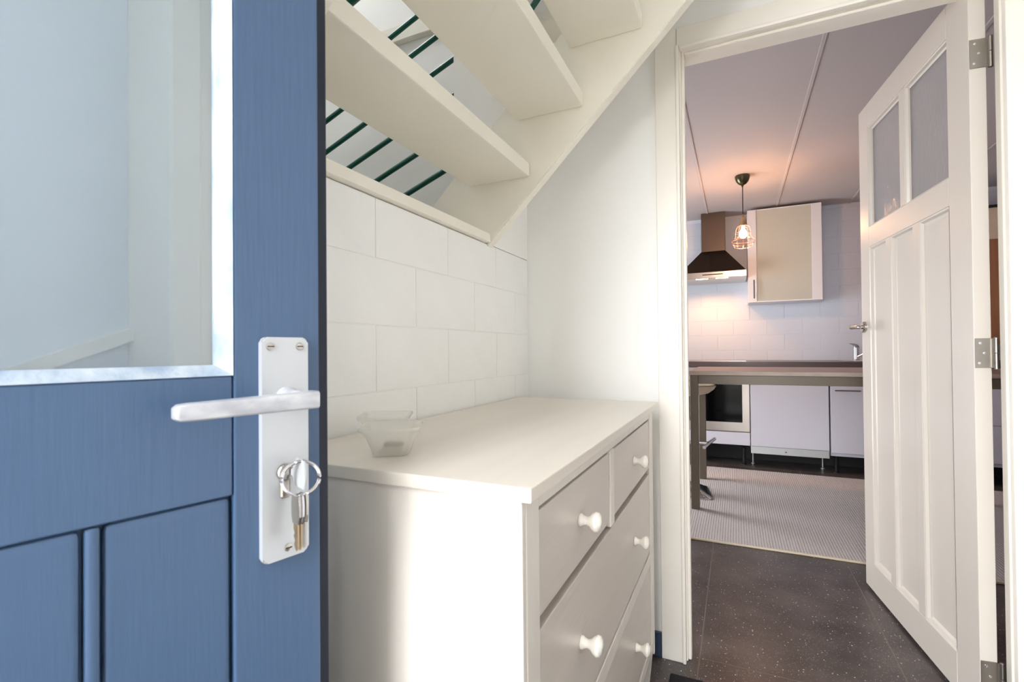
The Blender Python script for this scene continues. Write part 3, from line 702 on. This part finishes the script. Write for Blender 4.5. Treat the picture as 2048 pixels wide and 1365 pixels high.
# extractor hood
hd = thing('extractor_hood', (-.19, 5.2, 1.70), 'stainless steel chimney extractor hood above the hob', 'extractor hood')
HX0, HX1, HY = -.495, .092, 4.93
obj('chimney', bx(-.303, -.088, 5.14, KY-.004, 2.002, 2.384, .002), 'steel_dark', hd)
bm = B(); loft(bm, [[(HX0+.004, HY+.004, 1.772), (HX1-.004, HY+.004, 1.772), (HX1-.004, KY-.004, 1.772), (HX0+.004, KY-.004, 1.772)], [(-.305, 5.138, 2.001), (-.086, 5.138, 2.001), (-.086, KY-.004, 2.001), (-.305, KY-.004, 2.001)]])
mat('canopy_steel', (74, 60, 50), .16, metal=1.0)  # dark base colour stands in for the dark room reflected in the steel
obj('canopy', bm, 'canopy_steel', hd, smooth=10)
sk_ = obj('skirt', bx(HX0, HX1, HY, KY-.004, 1.712, 1.771, .002), 'steel', hd)
obj('visor', bx(HX0+.02, HX1-.055, HY-.004, HY-.0005, 1.716, 1.742, .001), 'steel', sk_)
obj('control_strip', bx(-.285, -.105, HY-.006, HY-.0045, 1.742, 1.750), 'black_matte', sk_)
for x in (-.29, -.115):
    obj('lamp', bx(x-.055, x+.055, HY+.008, HY+.022, 1.706, 1.7115, .002), 'hood_lamp', sk_)
    l = bpy.data.lights.new('hood_spot', 'SPOT'); l.energy = 8; l.color = (1, .50, .18); l.spot_size = R(120); l.spot_blend = .7; l.shadow_soft_size = .03
    lo = bpy.data.objects.new('hood_spot', l); COL.objects.link(lo); lo.location = Vector((x, HY+.08, 1.70))-OFF[hd]; lo.rotation_euler = (R(22), 0, 0); lo.parent = hd

# bar table
tb = thing('bar_table', (.6, 3.75, 0), 'high table with a greyish wood top and taupe metal legs in the kitchen', 'table')
TX0, TX1, TY0, TY1 = -.282, 1.45, 3.35, 4.20
obj('table_top', bx(TX0, TX1, TY0, TY1, .879, .904, .002), 'table_top', tb)
obj('edge_band', bx(TX0, TX1, TY0-.0018, TY0-.0001, .8795, .9035), 'table_edge', tb)
for x in (TX0+.003, TX1-.053):
    for y in (TY0+.004, TY1-.054):
        obj('leg', bx(x, x+.050, y, y+.050, .0115, .8785, .002), 'taupe_metal', tb)
for y in (TY0+.008, TY1-.033):
    obj('apron', bx(TX0+.0535, TX1-.0535, y, y+.025, .823, .8785, .002), 'taupe_metal', tb)
for x in (TX0+.012, TX1-.037):
    obj('apron', bx(x, x+.025, TY0+.0545, TY1-.0545, .823, .8785, .002), 'taupe_metal', tb)

# bar stool
bs = thing('bar_stool', (-.36, 3.74, 0), 'chrome bar stool with a cream moulded seat at the end of the high table', 'stool')
SX, SY = -.36, 3.74
def rot(pts, a): return [(SX+p[0]*math.cos(a)-p[1]*math.sin(a), SY+p[0]*math.sin(a)+p[1]*math.cos(a), p[2]) for p in pts]
A_ = R(10)
bm = B(); loft(bm, [rot(rsq(.175, .03, .0115), A_), rot(rsq(.175, .03, .019), A_), rot(rsq(.15, .03, .030), A_), rot(rsq(.07, .025, .075), A_), rot(rsq(.035, .02, .10), A_)]); obj('base', bm, 'chrome', bs)
bm = B(); lathe(bm, [(.030, .095), (.030, .34), (.022, .345), (.022, .70), (.035, .715)], (SX, SY, 0), 'z', 18); obj('column', bm, 'chrome', bs)
bm = B(); tube(bm, [(SX, SY, .37), (-.19, 3.755, .37)], .012, 10); tube(bm, [(-.215, 3.66, .355), (-.185, 3.76, .372), (-.155, 3.86, .388)], .012, 10); obj('footrest', bm, 'chrome', bs)
bm = B()
prof = []
for h, z in ((.10, .715), (.165, .735), (.20, .765), (.214, .790), (.205, .795), (.18, .772), (.12, .757)):
    prof.append(rot(rsq(h, h*.55, z, 8), A_))
loft(bm, prof); obj('seat', bm, 'seat_cream', bs, smooth=60)

# pendant lamp
PX, PY = .058, 4.15
pd = thing('pendant_lamp', (PX, PY, 1.83), 'wire cage pendant lamp with a lit bulb hanging from the kitchen ceiling', 'lamp')
bm = B(); lathe(bm, [(.052, 2.3845), (.054, 2.380), (.052, 2.362), (.044, 2.340), (.030, 2.322), (.012, 2.311), (.008, 2.309), (.007, 2.298), (.0005, 2.296)], (PX, PY, 0), 'z', 28); obj('ceiling_rose', bm, 'bronze', pd)
bm = B(); tube(bm, [(PX, PY, 2.30), (PX, PY, 2.075)], .0032, 8); obj('cord', bm, 'black_cord', pd)
bm = B(); lathe(bm, [(.006, 2.085), (.008, 2.062), (.014, 2.056), (.022, 2.044), (.026, 2.030), (.027, 2.012), (.029, 2.008), (.029, 1.994), (.0005, 1.994)], (PX, PY, 0), 'z', 20); obj('socket', bm, 'brass', pd)
bm = B(); n = 10
P6 = [(.030, 1.998), (.045, 1.985), (.053, 1.965), (.056, 1.935), (.0565, 1.908), (.058, 1.905), (.082, 1.878), (.072, 1.852), (.062, 1.832)]
for i in range(n):
    a = 2*math.pi*(i+.5)/n; tube(bm, [(PX+r*math.cos(a), PY+r*math.sin(a), z) for r, z in P6], .0013, 6)
for r, z in ((.030, 1.998), (.056, 1.940), (.0565, 1.906), (.082, 1.878), (.074, 1.856), (.062, 1.832)):
    tube(bm, [(PX+r*math.cos(2*math.pi*k/30), PY+r*math.sin(2*math.pi*k/30), z) for k in range(30)], .0014, 6, True)
obj('cage', bm, 'copper_wire', pd)
bm = B(); lathe(bm, [(.012, 1.9935), (.013, 1.978), (.020, 1.962), (.028, 1.944), (.030, 1.930), (.026, 1.914), (.016, 1.903), (.0005, 1.899)], (PX, PY, 0), 'z', 20); obj('bulb', bm, 'bulb_glow', pd, label='glowing warm bulb')
l = bpy.data.lights.new('pendant_light', 'POINT'); l.energy = 64; l.color = (1.0, .47, .20); l.shadow_soft_size = .036
lo = bpy.data.objects.new('pendant_light', l); COL.objects.link(lo); lo.location = Vector((PX, PY, 1.93))-OFF[pd]; lo.parent = pd
